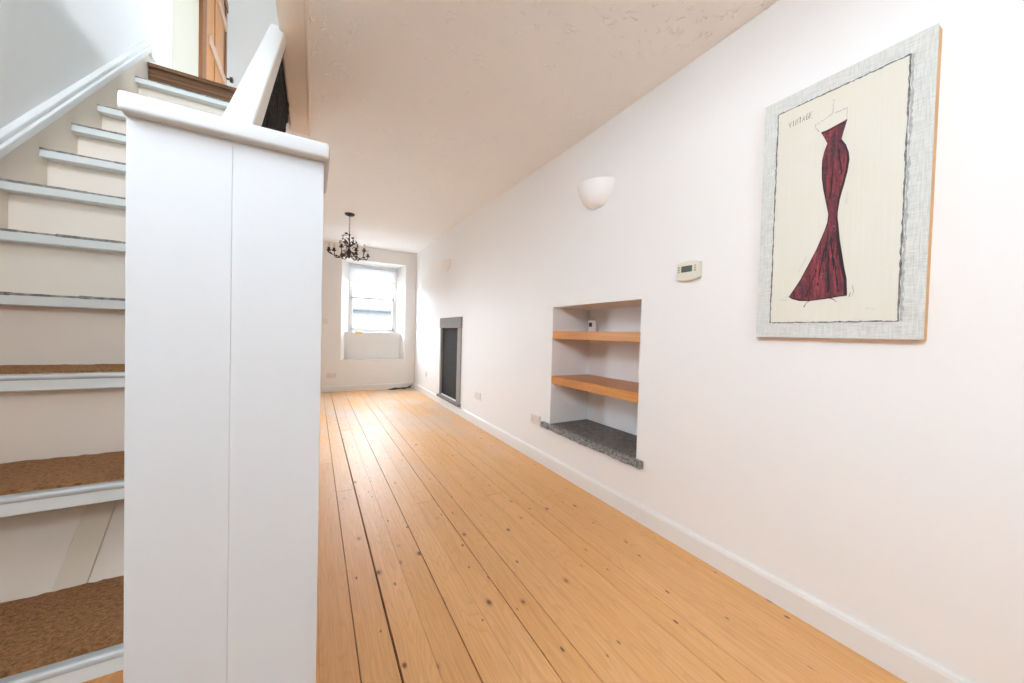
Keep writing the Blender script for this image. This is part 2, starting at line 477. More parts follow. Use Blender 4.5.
# ------------------------------------------------------------------ window at the far end
w = empty('window_1', (.975, YW, R1[2]), 'white sash window at the far end of the room', 'window', kind='structure')
x0, x1, z0, z1 = R1
f = MB()
f.box((x0, YW, z0), (x0+.035, YW+.10, z1), .004); f.box((x1-.035, YW, z0), (x1, YW+.10, z1), .004)
f.box((x0, YW, z1-.035), (x1, YW+.10, z1), .004); f.box((x0, YW-.01, z0-.0), (x1, YW+.10, z0+.03), .004)
f.build('frame', M['gloss'], w)
def sash(za, zb, y, low):
    s = MB(); a, b = x0+.035, x1-.035
    s.box((a, y, za), (a+.04, y+.035, zb), .003); s.box((b-.04, y, za), (b, y+.035, zb), .003)
    s.box((a, y, zb-.038), (b, y+.035, zb), .003); s.box((a, y, za), (b, y+.035, za+(.055 if low else .038)), .003)
    so = s.build('sash', M['gloss'], w)
    g = MB(); g.box((a+.035, y+.015, za+.03), (b-.035, y+.020, zb-.03)); g.build('pane', M['glass'], so)
sash(1.70, z1-.035, YW+.055, False); sash(z0+.03, 1.738, YW+.015, True)
# boxed panel under the window
p = MB(); p.prism([(P1[0], YP), (P1[1], YP), (R1[1]+.005, YW-.002), (R1[0]-.005, YW-.002)], 'Z', P1[2], P1[3], .004)
p.build('trim_2', M['gloss'], None, False, 'white boxed panel filling the recess below the far window', 'panel', None, 'structure')
s = MB(); s.box((.655, YP-.0035, 1.035), (.775, YP+.0005, 1.068), .001); s.box((.69, YP-.0045, 1.045), (.74, YP-.003, 1.06))
s.build('sticker', M['sticker'], None, False, 'small yellow sticker on the top edge of the window panel', 'sticker')
b = empty('roller_blind', (.975, YW-.03, 2.02), 'half rolled white roller blind across the top of the far window', 'blind')
m = MB(); m.tube([(x0+.006, YW-.04, 2.305), (x1-.006, YW-.04, 2.305)], .030, 16); m.build('roller', M['blind'], b, True)
m = MB(); m.box((x0+.012, YW-.014, 2.035), (x1-.012, YW-.0115, 2.305)); m.build('fabric', M['blind'], b)
m = MB(); m.box((x0+.012, YW-.022, 2.02), (x1-.012, YW-.006, 2.045), .004); m.build('bottom_bar', M['white_plastic'], b)
m = MB(); m.tube([(x1-.03, YW-.06, 2.29), (x1-.03, YW-.055, 1.7), (x1-.028, YW-.055, 1.30)], .0022, 6); m.build('pull_cord', M['white_plastic'], b)

# front window (behind the camera), upstairs window, added fill windows
def simple_window(name, c0, c1, axis, label, nx=2):
    o = empty(name, ((c0[0]+c1[0])/2, (c0[1]+c1[1])/2, c0[2]), label, 'window', kind='structure')
    f = MB(); t = .05
    a0, a1 = (c0[0], c1[0]) if axis == 'Y' else (c0[1], c1[1])
    def B(p, q, r, s_):
        if axis == 'Y': f.box((p, c0[1], r), (q, c1[1], s_), .004)
        else: f.box((c0[0], p, r), (c1[0], q, s_), .004)
    B(a0, a0+t, c0[2], c1[2]); B(a1-t, a1, c0[2], c1[2]); B(a0, a1, c0[2], c0[2]+t); B(a0, a1, c1[2]-t, c1[2])
    for i in range(1, nx): B(a0+(a1-a0)*i/nx-.02, a0+(a1-a0)*i/nx+.02, c0[2], c1[2])
    fr = f.build('frame', M['gloss'], o)
    g = MB()
    if axis == 'Y': g.box((a0, (c0[1]+c1[1])/2-.003, c0[2]), (a1, (c0[1]+c1[1])/2+.003, c1[2]))
    else: g.box(((c0[0]+c1[0])/2-.003, a0, c0[2]), ((c0[0]+c1[0])/2+.003, a1, c1[2]))
    g.build('pane', M['glass'], o)
simple_window('window_2', (FW[0], YF-.14, FW[2]), (FW[1], YF-.08, FW[3]), 'Y', 'wide white framed window behind the camera', 3)
simple_window('fill_window_stairs', (FU[0], YF-.14, FU[2]), (FU[1], YF-.08, FU[3]), 'Y', 'added unseen upstairs window at the front, fill light for the stairs', 2)
simple_window('fill_window_left', (XL-.12, LW[0], LW[2]), (XL-.06, LW[1], LW[3]), 'X', 'added unseen window in the left wall beyond the stairs, fill light', 3)
simple_window('window_5', (XL-.12, NW[0], NW[2]), (XL-.06, NW[1], NW[3]), 'X', 'white framed window in the left wall beside the camera', 2)
simple_window('window_3', (XR+.2, UW[0], UW[2]), (XR+.26, UW[1], UW[3]), 'X', 'white framed window lighting the upstairs landing', 2)

# ------------------------------------------------------------------ house across the street
hb = empty('building', (1.0, 14, -3), 'pale stone house front across the street seen through the far window', 'building')
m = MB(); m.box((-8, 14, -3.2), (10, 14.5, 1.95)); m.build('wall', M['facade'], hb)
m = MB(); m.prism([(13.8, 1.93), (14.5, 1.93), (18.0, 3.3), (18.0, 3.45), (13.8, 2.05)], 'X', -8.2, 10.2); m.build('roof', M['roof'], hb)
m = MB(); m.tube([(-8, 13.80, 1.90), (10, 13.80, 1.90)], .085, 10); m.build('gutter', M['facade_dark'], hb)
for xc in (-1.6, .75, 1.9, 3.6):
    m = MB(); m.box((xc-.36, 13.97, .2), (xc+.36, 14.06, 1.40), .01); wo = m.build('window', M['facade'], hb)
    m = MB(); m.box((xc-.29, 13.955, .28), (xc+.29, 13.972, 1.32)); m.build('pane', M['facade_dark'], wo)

m = MB(); m.box((-30, YB+1.2, -.9), (30, 40, -.7)); m.box((-30, -40, -.9), (30, YF-.5, -.7)); m.box((-30, YF-.5, -.9), (XL-.5, YB+1.2, -.7)); m.box((XR+.8, YF-.5, -.9), (30, YB+1.2, -.7))
m.build('ground', M['street'], None, False, 'grey street paving outside the windows', 'ground', None, 'structure')
# ------------------------------------------------------------------ staircase
YN = [2.856, 2.656, 2.455, 2.255, 2.055, 1.855, 1.655, 1.455, 1.255, 1.055, .855, .655, .455]
ZN = [2.5295, 2.335, 2.1467, 1.9552, 1.7611, 1.570, 1.3729, 1.1736, .9689, .7522, .5196, .305, .095]
XS0, XS1 = -.92, -.2095
st = empty('staircase', (-.56, .45, 0), 'steep white painted open staircase climbing the left wall', 'staircase')
for k, (y, z) in enumerate(zip(YN, ZN)):
    m = MB(); th = .031
    m.box((XS0+.001, y, z-th), (XS1, y+.245, z-.001), .002)
    t = m.build('tread', M['tread'], st)
    if k in (8, 9, 10):
        n = MB(); n.box((XS0+.002, y-.004, z-.006), (XS1-.001, y+.019, z+.008), .0055, 3)
        n.build('nosing_strip', M['strip'], t, label='metal nosing strip')
    else:
        # rough chipped paint along the upper front edge
        n = MB(); x = XS0+.002
        while x < XS1-.02:
            L = random.uniform(.02, .09); h = random.uniform(.0, .004)
            n.box((x, y-.0008, z-.0045-h*.4), (min(x+L, XS1-.001), y+.012, z+.0005+h*.6)); x += L
        n.build('chipped_edge', M['chip'], t, label='chipped grey edge')
    if k <= 8 and k > 0:
        pass
for k in range(0, 9):
    # closed riser standing on tread k+1 and reaching tread k
    m = MB(); m.box((XS0+.001, YN[k]+.045, ZN[k+1]-.001), (XS1, YN[k]+.060, ZN[k]-.031))
    m.build('riser', M['riser'], st)
m = MB(); m.box((XS0+.001, 3.038, ZN[0]), (XS1+.03, 3.058, ZU-.012)); m.box((XS0+.001, 3.022, ZU-.024), (XS1+.03, 3.06, ZU+.002), .005)
for i in range(6): m.box((XS0+.001, 3.0345, ZN[0]+.04+i*.024), (XS1+.03, 3.040, ZN[0]+.052+i*.024), .002)
m.build('top_riser', M['coir_edge'], st, label='dark brown striped top riser')
# sloping board behind the lower treads with a thin, slightly darker strip
def slope(b, y): return 1.1 + b + .9724*y
m = MB(); m.prism([(1.135, slope(-1.70, 1.135)), (3.0, slope(-1.70, 3.0)), (3.0, slope(-1.72, 3.0)), (1.135, slope(-1.72, 1.135))], 'X', XS0+.001, XS1)
m.build('soffit_board', M['riser'], st)
m = MB(); m.prism([(1.137, slope(-1.692, 1.137)), (1.60, slope(-1.692, 1.60)), (1.60, slope(-1.70, 1.60)), (1.137, slope(-1.70, 1.137))], 'X', -.492, -.438, .002)
m.build('soffit_strip', M['soffit_strip'], st, label='slightly darker strip')
# left string board with moulded top on the wall
m = MB(); m.prism([(.20, slope(-1.347-.30, .20)), (.20, slope(-1.22, .20)), (3.07, slope(-1.22, 3.07)), (3.07, slope(-1.347-.30, 3.07))], 'X', XL, XS0+.002)
m.build('string_board', M['riser'], st)
m = MB()
m.prism([(.2, slope(-1.262, .2)), (.2, slope(-1.225, .2)), (3.06, slope(-1.225, 3.06)), (3.06, slope(-1.262, 3.06))], 'X', XL, XS0+.016, .004)
m.prism([(.2, slope(-1.226, .2)), (.2, slope(-1.203, .2)), (3.045, slope(-1.203, 3.045)), (3.045, slope(-1.226, 3.045))], 'X', XL, XS0+.006, .004)
m.box((XL, 3.04, 2.775), (XS0+.018, 3.12, 2.83), .006)
m.build('string_moulding', M['gloss'], st)
# right string (hidden behind the newel)
m = MB(); m.prism([(.752, .02), (.80, .02), (3.05, slope(-1.347-.22, 3.05)), (3.05, slope(-1.347+.03, 3.05)), (.752, slope(-1.347+.03, .752))], 'X', XS1, XS1+.03)
m.build('outer_string', M['gloss'], st)

mats = [(8, 1.2755, 1.4690, 'brown coir mat on the eye-level stair tread, seen as a thin strip'),
        (9, 1.0755, 1.294, 'brown coir mat on the middle matted tread, below the eye-level one'),
        (10, .8755, 1.099, 'brown coir mat on the lowest visible stair tread, the largest in view')]
for k, y0, y1, lab in mats:
    m = MB(); z = ZN[k]
    nx, ny = 60, 16
    V = [[None]*(ny+1) for _ in range(nx+1)]
    for i in range(nx+1):
        for j in range(ny+1):
            x = XS0+.004 + (XS1-XS0-.006)*i/nx; y = y0 + (y1-y0)*j/ny
            if j in (0, ny): y += random.uniform(-.0025, .0025)
            V[i][j] = m.bm.verts.new((x, y, z + .0125 + random.uniform(-.0012, .0012)))
    for i in range(nx):
        for j in range(ny): m.bm.faces.new((V[i][j], V[i+1][j], V[i+1][j+1], V[i][j+1]))
    r = bmesh.ops.extrude_face_region(m.bm, geom=list(m.bm.faces))
    for e in r['geom']:
        if isinstance(e, bmesh.types.BMVert): e.co.z = z - .0008
    m.build('stair_mat', M['coir'], None, False, lab, 'stair mat', 'coir mats on the stair treads')

# ------------------------------------------------------------------ newel post
nw = empty('newel_post', (-.1, .68, 0), 'tall white painted boarded newel post at the stair foot, nearest the camera', 'newel post')
PX0, PX1, PY0, PY1, PZ = -.2072, .0094, .62, .75, 1.36
seam = -.1024
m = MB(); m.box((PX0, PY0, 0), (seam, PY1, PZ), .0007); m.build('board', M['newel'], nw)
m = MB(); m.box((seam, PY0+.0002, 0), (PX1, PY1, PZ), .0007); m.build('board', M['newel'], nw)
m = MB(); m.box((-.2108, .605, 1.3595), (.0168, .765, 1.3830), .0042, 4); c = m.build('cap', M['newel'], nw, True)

# ------------------------------------------------------------------ handrail and twig screen
hr = empty('handrail', (-.175, .75, 1.2), 'white sloping handrail rising from the newel post to the ceiling opening', 'handrail')
def rail(b, y): return 1.1 + b + .98*y
m = MB()
m.prism([(.7505, rail(-.672, .7505)), (2.20, rail(-.672, 2.20)), (2.14, rail(-.582, 2.14)), (.7505, rail(-.582, .7505))], 'X', -.211, -.146, .007, 3)
m.build('rail', M['gloss'], hr, True)
m = MB(); m.prism([(.7505, rail(-.690, .7505)), (2.19, rail(-.690, 2.19)), (2.19, rail(-.670, 2.19)), (.7505, rail(-.670, .7505))], 'X', -.196, -.158, .004, 2)
m.build('rail_fillet', M['gloss'], hr)
m = MB(); y = .80
while y < 3.035:
    zt = min(rail(-.688, y), 2.545) if y < 2.2 else 2.66
    zb = slope(-1.347+.04, y)
    wv = random.uniform(.010, .022); xo = random.uniform(-.006, .006)
    pts = []
    n = 9
    for i in range(n+1):
        z = zb + (zt-zb)*i/n
        pts.append((-.182 + xo + random.uniform(-.003, .003), y + random.uniform(-.006, .006), z))
    m.tube(pts, [wv*random.uniform(.4, .62) for _ in pts], 6)
    y += .0125
m.build('twig_screen', M['twig'], hr, label='dense screen of dark vertical twigs under the rail')

# ------------------------------------------------------------------ landing: frame, plank door
m = MB(); m.box((XL, 3.53, ZU), (XL+.005, 4.16, ZT)); m.box((XL, 3.525, ZU), (XL+.006, 3.56, ZT))
struct('trim_3', m, M['cream'], 'broad cream painted panel between the landing wall and plank door', 'trim')
d = empty('door_1', (XL, 4.68, ZU), 'orange pine plank door on the upstairs landing with pale ledges', 'door', kind='structure')
m = MB(); m.box((XL, 4.165, ZU), (XL+.03, 4.30, 4.78), .003); m.box((XL, 5.135, ZU), (XL+.02, 5.20, 4.78), .003); m.box((XL, 4.165, 4.70), (XL+.03, 5.20, 4.80), .003)
m.build('door_frame', M['door_edge'], d, label='dark brown door frame')
for a, b in ((4.30, 4.61), (4.66, 5.02)):
    m = MB(); m.box((XL, a, ZU+.01), (XL+.022, b, 4.70), .004); m.build('plank', M['pine_door'], d)
m = MB(); m.box((XL, 4.30, ZU+.01), (XL+.010, 5.135, 4.70)); m.build('backing_board', M['door_edge'], d, label='dark brown gaps between planks')
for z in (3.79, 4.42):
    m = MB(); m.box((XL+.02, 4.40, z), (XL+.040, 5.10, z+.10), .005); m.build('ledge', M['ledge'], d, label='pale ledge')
m = MB(); m.tube([(XL+.01, 5.14, 3.93), (XL+.055, 5.14, 3.93), (XL+.06, 5.14, 3.93), (XL+.085, 5.14, 3.93), (XL+.092, 5.14, 3.93)], [.010, .010, .028, .030, .012], 12)
m.build('knob', M['brass'], d, True, label='small dark metal knob')

# ------------------------------------------------------------------ alcove: slate sill, shelves, sensor
m = MB()
n = 40
ya, yb = 1.388, 2.437
fr = []
for i in range(n+1):
    y = ya + (yb-ya)*i/n
    e = random.uniform(-.004, .004)
    fr.append((y, e))
Vt = []; Vb = []; Bt = []; Bb = []
for i, (y, e) in enumerate(fr):
    x = 1.684 + e
    Vt.append(m.bm.verts.new((x+.006, y, .3625 + random.uniform(-.002, .002)))); Vb.append(m.bm.verts.new((x + random.uniform(-.002, .004), y, .322 + random.uniform(-.003, .003))))
    Bt.append(m.bm.verts.new((1.7155, y, .3655))); Bb.append(m.bm.verts.new((1.7155, y, .322)))
for i in range(n):
    m.bm.faces.new((Vt[i], Vt[i+1], Vb[i+1], Vb[i])); m.bm.faces.new((Bt[i], Bt[i+1], Vt[i+1], Vt[i]))
    m.bm.faces.new((Vb[i], Vb[i+1], Bb[i+1], Bb[i])); m.bm.faces.new((Bb[i], Bb[i+1], Bt[i+1], Bt[i]))
m.bm.faces.new((Vt[0], Vb[0], Bb[0], Bt[0])); m.bm.faces.new((Vt[n], Bt[n], Bb[n], Vb[n]))
sl = empty('stone_sill', (1.7, 1.9, .322), 'rough dark slate slab forming the base of the shelf alcove', 'stone slab')
m.build('rough_edge', M['slate_edge'], sl, label='rough chipped front edge')
m = MB(); m.box((1.7154, AL[0]+.001, .3225), (2.119, AL[1]-.001, .366), .001); m.build('slab', M['slate'], sl)

def shelf(z1, th, label):
    m = MB(); m.box((XR+.002, AL[0]+.002, z1-th), (2.118, AL[1]-.002, z1), .0025)
    m.build('alcove_shelf', M['pine'], None, False, label, 'shelf', 'pine shelves in the alcove')
shelf(1.138, .064, 'upper thick pine shelf in the alcove with a sensor on it')
shelf(.766, .062, 'lower thick pine shelf in the alcove above the slate slab, empty')
se = empty('motion_sensor', (2.03, 2.23, 1.138), 'small white plastic sensor standing on the upper alcove shelf', 'sensor')
R_ = Matrix.Translation((2.04, 2.215, 1.1385)) @ Matrix.Rotation(math.radians(22), 4, 'Z')
m = MB(); m.box((-.02, -.036, 0), (.02, .036, .10), .008, 3, R_); m.build('housing', M['white_plastic'], se, True)
m = MB()
m.box((-.0235, -.006, .045), (-.018, .022, .08), .002, 2, R_); m.build('lens', M['black'], se, label='dark lens')

# ------------------------------------------------------------------ fireplace
fp = empty('fireplace', (XR, 4.81, .12), 'narrow grey stone fireplace surround in the right wall', 'fireplace')
m = MB(); m.box((XR-.022, 4.362, 1.170), (XR+.10, 5.262, 1.322), .006); m.build('lintel', M['fire_stone'], fp)
m = MB(); m.box((XR-.016, 4.370, .145), (XR+.30, FP[0]+.003, 1.170), .005); m.build('jamb', M['fire_jamb'], fp)
m = MB(); m.box((XR-.016, FP[1]-.003, .145), (XR+.30, 5.250, 1.170), .005); m.build('jamb', M['fire_jamb'], fp)
m = MB(); m.box((XR-.050, 4.350, .112), (XR+.39, 5.265, .150), .008); m.build('hearth', M['fire_stone'], fp)
m = MB(); m.box((XR+.014, FP[0]+.004, .150), (XR+.04, FP[1]-.004, 1.170)); m.build('fire_board', M['fire_back'], fp, label='dark board closing the opening')

# ------------------------------------------------------------------ wall lights
def wall_light(yc, z0, sc, label):
    o = empty('wall_light', (XR, yc, z0), label, 'wall light', 'half-bowl wall lights')
    prof = [(.012, 0), (.05, .006), (.092, .03), (.122, .065), (.142, .108), (.152, .155), (.146, .155), (.136, .108), (.116, .067), (.088, .035), (.048, .012), (.012, .007)]
    m = MB(); m.lathe((XR-.001, yc, z0), [(r*sc, z*sc) for r, z in prof], 28, math.pi/2, 3*math.pi/2, .92, 1.0)
    m.build('shade', M['bisque'], o, True)
    m = MB(); m.box((XR-.02, yc-.05*sc, z0+.03), (XR-.0005, yc+.05*sc, z0+.12*sc), .004); m.build('back_plate', M['bisque'], o)
wall_light(1.845, 2.0, 1.0, 'white half-bowl wall light nearer the camera, left of the picture')
wall_light(5.03, 2.02, 1.0, 'white half-bowl wall light farther away, above the fireplace')

# ------------------------------------------------------------------ thermostat
th = empty('thermostat', (XR, 1.13, 1.42), 'cream wall thermostat with a small display left of the picture', 'thermostat')
m = MB(); pts = []
for i in range(13):
    t = i/12; pts.append((1.068 + .128*t, 1.418 - .010*math.sin(math.pi*t)))
pts += [(1.196, 1.500)] + [(1.196-.128*i/12, 1.500 + .009*math.sin(math.pi*i/12)) for i in range(1, 12)] + [(1.068, 1.500)]
m.prism(pts, 'X', XR-.030, XR-.0005, .004, 2); m.build('housing', M['plastic'], th, True)
m = MB(); m.box((XR-.0325, 1.106, 1.452), (XR-.029, 1.166, 1.484), .001); m.build('display', M['lcd'], th, label='dark grey display')
for y in (1.090, 1.181):
    for z in (1.456, 1.468, 1.480):
        m = MB(); m.box((XR-.0325, y-.004, z-.003), (XR-.029, y+.004, z+.003), .001); m.build('button', M['button'], th)

# ------------------------------------------------------------------ sockets and switch
def plate(name, axis, c, wd, ht, label, cat, group=None, rockers=(), holes=()):
    o = empty(name, c, label, cat, group)
    def B(m, a0, a1, z0, z1, d0, d1, bev=.002):
        if axis == 'X': m.box((c[0]-d1, c[1]+a0, c[2]+z0), (c[0]-d0, c[1]+a1, c[2]+z1), bev)
        else: m.box((c[0]+a0, c[1]-d1, c[2]+z0), (c[0]+a1, c[1]-d0, c[2]+z1), bev)
    m = MB(); B(m, -wd/2, wd/2, 0, ht, .0004, .010, .003); m.build('plate', M['white_plastic'], o)
    for a, z in rockers:
        m = MB(); B(m, a-.007, a+.007, z-.012, z+.012, .009, .014); m.build('rocker', M['white_plastic'], o)
    if holes:
        for a, z in holes:
            m = MB()
            for da, dz in ((-.011, -.006), (.011, -.006), (0, .009)): B(m, a+da-.003, a+da+.003, z+dz-.003, z+dz+.003, .0095, .0105, 0)
            m.build('pin_holes', M['button'], o, label='dark pin holes')
plate('wall_socket', 'X', (XR, 3.80, .305), .16, .09, 'white double socket on the right wall between fireplace and alcove', 'socket', None, ((-.018, .068), (.018, .068)), ((-.045, .04), (.045, .04)))
plate('wall_socket', 'X', (XR, 2.545, .312), .146, .086, 'white double socket tucked against the left end of the slate slab', 'socket', None, ((-.018, .068), (.018, .068)), ((-.045, .04), (.045, .04)))
plate('wall_socket', 'X', (XR, 6.03, .32), .09, .09, 'small white single socket by the far corner beyond the fireplace', 'socket', None, ((0, .068),), ((0, .035),))
plate('wall_socket', 'Y', (.272, YB, .250), .150, .088, 'white double socket on the window wall above the skirting', 'socket', None, ((-.018, .068), (.018, .068)), ((-.045, .04), (.045, .04)))
plate('light_switch', 'Y', (.162, YB, 1.205), .086, .086, 'white light switch on the window wall left of the window', 'switch', None, ((0, .043),), ())

# ------------------------------------------------------------------ loose cable
m = MB(); pts = []
for i in range(60):
    t = i/59
    pts.append((1.25 + .40*t + .015*math.sin(19*t), 6.80 - .025*math.cos(11*t) + .02*t, .010 + .012*abs(math.sin(8*t))))
m.tube(pts, .010, 8)
m.tube([(1.22, 6.77, .012), (1.33, 6.74, .012), (1.42, 6.79, .02), (1.52, 6.75, .014), (1.60, 6.82, .03), (1.665, 6.85, .06)], .009, 8)
m.build('cable', M['black'], None, True, 'loose dark cable lying on the boards in the far corner', 'cable')

# ------------------------------------------------------------------ chandelier
CX, CY = .38, 5.05; CT = zc(CY)
ch = empty('chandelier', (CX, CY, CT), 'dark wrought iron chandelier with leafy arms hanging near the window', 'chandelier')
m = MB(); m.lathe((CX, CY, CT-.030), [(.012, 0), (.045, .006), (.060, .018), (.062, .0295)], 20); m.build('ceiling_rose', M['iron'], ch, True)
m = MB()
zz = CT - .028; i = 0
while zz > 2.36:
    a = (i % 2)*math.pi/2; ring = []
    for k in range(11):
        t = 2*math.pi*k/10
        ring.append((CX + .008*math.cos(t)*math.cos(a), CY + .008*math.cos(t)*math.sin(a), zz - .014 + .015*math.sin(t)))
    m.tube(ring, .0025, 5, False); zz -= .023; i += 1
m.build('chain', M['iron'], ch, True)
m = MB()
m.lathe((CX, CY, 2.045), [(.003, 0), (.016, .012), (.020, .028), (.010, .045), (.026, .065), (.032, .085), (.018, .11), (.008, .13), (.007, .22), (.012, .235), (.007, .25), (.006, .315), (.004, .33)], 14)
m.build('stem', M['iron'], ch, True)
for k in range(8):
    a = 2*math.pi*k/8 + .25
    ca, sa = math.cos(a), math.sin(a)
    rr = .245 if k % 2 == 0 else .20
    zb = 2.10 if k % 2 == 0 else 2.135
    def P(r, z): return (CX + ca*r, CY + sa*r, z)
    m = MB()
    pts = [P(.02, 2.135), P(.05, 2.10), P(.09, 2.062), P(.14, 2.048), P(.185, 2.058), P(rr-.008, zb-.03), P(rr, zb)]
    fine = []
    for i in range(len(pts)-1):
        p0 = Vector(pts[max(0, i-1)]); p1 = Vector(pts[i]); p2 = Vector(pts[i+1]); p3 = Vector(pts[min(len(pts)-1, i+2)])
        for q in range(4):
            t = q/4; fine.append(.5*((2*p1) + (p2-p0)*t + (2*p0-5*p1+4*p2-p3)*t*t + (3*p1-p0-3*p2+p3)*t**3))
    fine.append(Vector(pts[-1]))
    m.tube(fine, .0048, 7)
    # upper scroll with leaves
    sc = [P(.015, 2.19), P(.05, 2.24), P(.09, 2.245), P(.115, 2.215), P(.10, 2.185), P(.08, 2.195)]
    m.tube(sc, .0035, 6)
    arm = m.build('arm', M['iron'], ch, True)
    m = MB(); m.lathe(P(rr, zb), [(.006, -.004), (.022, .002), (.030, .012), (.027, .013), (.015, .010), (.015, .040), (.012, .042)], 12); m.build('candle_cup', M['iron'], arm, True)
    m = MB(); m.lathe(P(rr, zb+.040), [(.010, 0), (.010, .055), (.004, .058)], 10); m.build('candle_tube', M['candle'], arm, True)
    m = MB()
    for q in range(9):
        i = random.randrange(2, len(fine)-2) if q < 6 else None
        c = fine[i] if i is not None else Vector(sc[random.randrange(1, 5)])
        d_ = Vector((random.uniform(-1, 1), random.uniform(-1, 1), random.uniform(-.3, 1)))
        m.leaf(c, d_, (random.uniform(-1, 1), random.uniform(-1, 1), random.uniform(-1, 1)), random.uniform(.028, .045), random.uniform(.018, .027))
    m.build('leaves', M['iron'], arm)
m = MB()
vine = [(CX + .012*math.cos(t*9), CY + .012*math.sin(t*9), 2.36 - .2*t) for t in [i/24 for i in range(25)]]
m.tube(vine, .003, 5)
m.tube([(CX, CY, 2.33), (CX-.03, CY, 2.365), (CX-.06, CY+.01, 2.345), (CX-.075, CY+.01, 2.30), (CX-.055, CY+.01, 2.275)], .003, 5)
for q in range(16):
    t = random.random(); a = random.uniform(0, 6.28)
    c = Vector((CX + .02*math.cos(a), CY + .02*math.sin(a), 2.36 - .24*t))
    m.leaf(c, (math.cos(a), math.sin(a), random.uniform(-.4, .6)), (random.uniform(-1, 1), random.uniform(-1, 1), 1), random.uniform(.04, .06), random.uniform(.022, .034))
for c in ((CX-.06, CY, 2.345), (CX-.075, CY, 2.30), (CX-.055, CY, 2.275), (CX+.07, CY, 2.27), (CX+.09, CY, 2.24)):
    m.leaf(c, (random.uniform(-1, 1), random.uniform(-1, 1), random.uniform(-1, .4)), (1, .3, .5), .05, .032)
m.tube([(CX, CY, 2.24), (CX+.05, CY, 2.29), (CX+.09, CY, 2.28), (CX+.095, CY, 2.24)], .003, 5)
m.build('vine', M['iron'], ch, label='leafy vine wound round the stem')

# ------------------------------------------------------------------ wall picture
PF = 1.671                     # front plane
PYL, PZB = .788, 1.119         # left edge (far), bottom
PW, PH = .478, .985
def uv(u, v, d=0): return (PF - d, PYL - u, PZB + v)
pic = empty('wall_picture', (XR, PYL-PW/2, PZB), 'tall box picture of a long dark red dress hanging on the right wall', 'picture')
def border_mat():
    t = NT('crosshatched_grey_border'); 
    a = t.noise(t.co((1, 18, 260)), 1, 3, .6); b = t.noise(t.co((1, 260, 18)), 1, 3, .6)
    c = t.noise(t.co(), 9, 4)
    h = t.math('MULTIPLY', t.math('ADD', a, b), .5)
    k = t.mix(t.ramp(h, [(.40, 0), (.58, 1)]), (.50, .51, .48), (.69, .70, .66))
    t.col(t.mix(t.ramp(c, [(.3, 0), (.7, .5)]), k, (.64, .64, .585))); t.rough(.7); t.bump(h, .1, .002)
    return t.m
def panel_mat():
    t = NT('cream_picture_ground')
    a = t.noise(t.co((1, 160, 4)), 1, 3, .6)
    b = t.noise(t.co(), 4, 3)
    k = t.mix(a, (.67, .645, .555), (.735, .715, .635)); t.col(t.mix(t.ramp(b, [(.35, 0), (.7, .5)]), k, (.69, .64, .51))); t.rough(.7)
    return t.m
def dress_mat():
    t = NT('streaked_red_dress')
    a = t.noise(t.co((1, 95, 7)), 1, 5, .7, .5)
    b = t.noise(t.co((1, 30, 9), (3, 1, 2)), 1, 4, .6, .8)
    k = t.mix(t.ramp(a, [(.36, 0), (.64, 1)]), (.030, .011, .014), (.34, .045, .060))
    c = t.noise(t.co((1, 70, 60), (2, 5, 1)), 1, 5, .75, 1.2)
    k = t.mix(t.ramp(b, [(.42, 0), (.62, .70)]), k, (.060, .024, .036))
    t.col(t.mix(t.ramp(c, [(.55, 0), (.70, .55)]), k, (.42, .12, .13))); t.rough(.75)
    return t.m
m = MB(); m.box((PF+.003, PYL-.001, PZB+.001), (XR-.0005, PYL-PW+.001, PZB+PH-.001), .001); m.build('wooden_box', M['pine_pale'] if 'pine_pale' in M else wood('pale_box_wood', (.72, .43, .18), (.60, .32, .11), 'Z', .5), pic, label='pale orange wooden sides')
m = MB(); m.box((PF, PYL, PZB), (PF+.003, PYL-PW, PZB+PH), .0008); m.build('border', border_mat(), pic, label='pale grey crosshatched border')
IU0, IU1, IV0, IV1 = .0508, .421, .060, .9265
m = MB(); m.box(uv(IU0, IV0, .0006), uv(IU1, IV1, -.0004)); m.build('ground', panel_mat(), pic, label='cream painted ground')
def ribbon(mb, pts, wd, d=.0008, jit=0, wj=0):
    """flat inked stroke on the picture front"""
    P = [Vector(p) for p in pts]
    L = []
    for i, p in enumerate(P):
        t = (P[min(i+1, len(P)-1)] - P[max(i-1, 0)])
        t.normalize(); nrm = Vector((-t.y, t.x))
        w = wd*(1 + random.uniform(-wj, wj))/2
        j = Vector((random.uniform(-jit, jit), random.uniform(-jit, jit)))
        L.append((p + nrm*w + j, p - nrm*w + j))
    top = [(mb.bm.verts.new(uv(a.x, a.y, d)), mb.bm.verts.new(uv(b.x, b.y, d))) for a, b in L]
    bot = [(mb.bm.verts.new(uv(a.x, a.y, d-.0006)), mb.bm.verts.new(uv(b.x, b.y, d-.0006))) for a, b in L]
    for i in range(len(L)-1):
        mb.bm.faces.new((top[i][0], top[i][1], top[i+1][1], top[i+1][0]))
        mb.bm.faces.new((bot[i][0], bot[i+1][0], bot[i+1][1], bot[i][1]))
        mb.bm.faces.new((top[i][0], top[i+1][0], bot[i+1][0], bot[i][0])); mb.bm.faces.new((top[i][1], bot[i][1], bot[i+1][1], top[i+1][1]))
def seg(a, b, n): return [(a[0]+(b[0]-a[0])*i/n, a[1]+(b[1]-a[1])*i/n) for i in range(n+1)]
ink = stone('smudged_charcoal', (.10, .10, .095), (.26, .26, .25), 90, .1)
soft = stone('soft_charcoal', (.34, .345, .33), (.50, .50, .47), 90, .1)
m = MB()
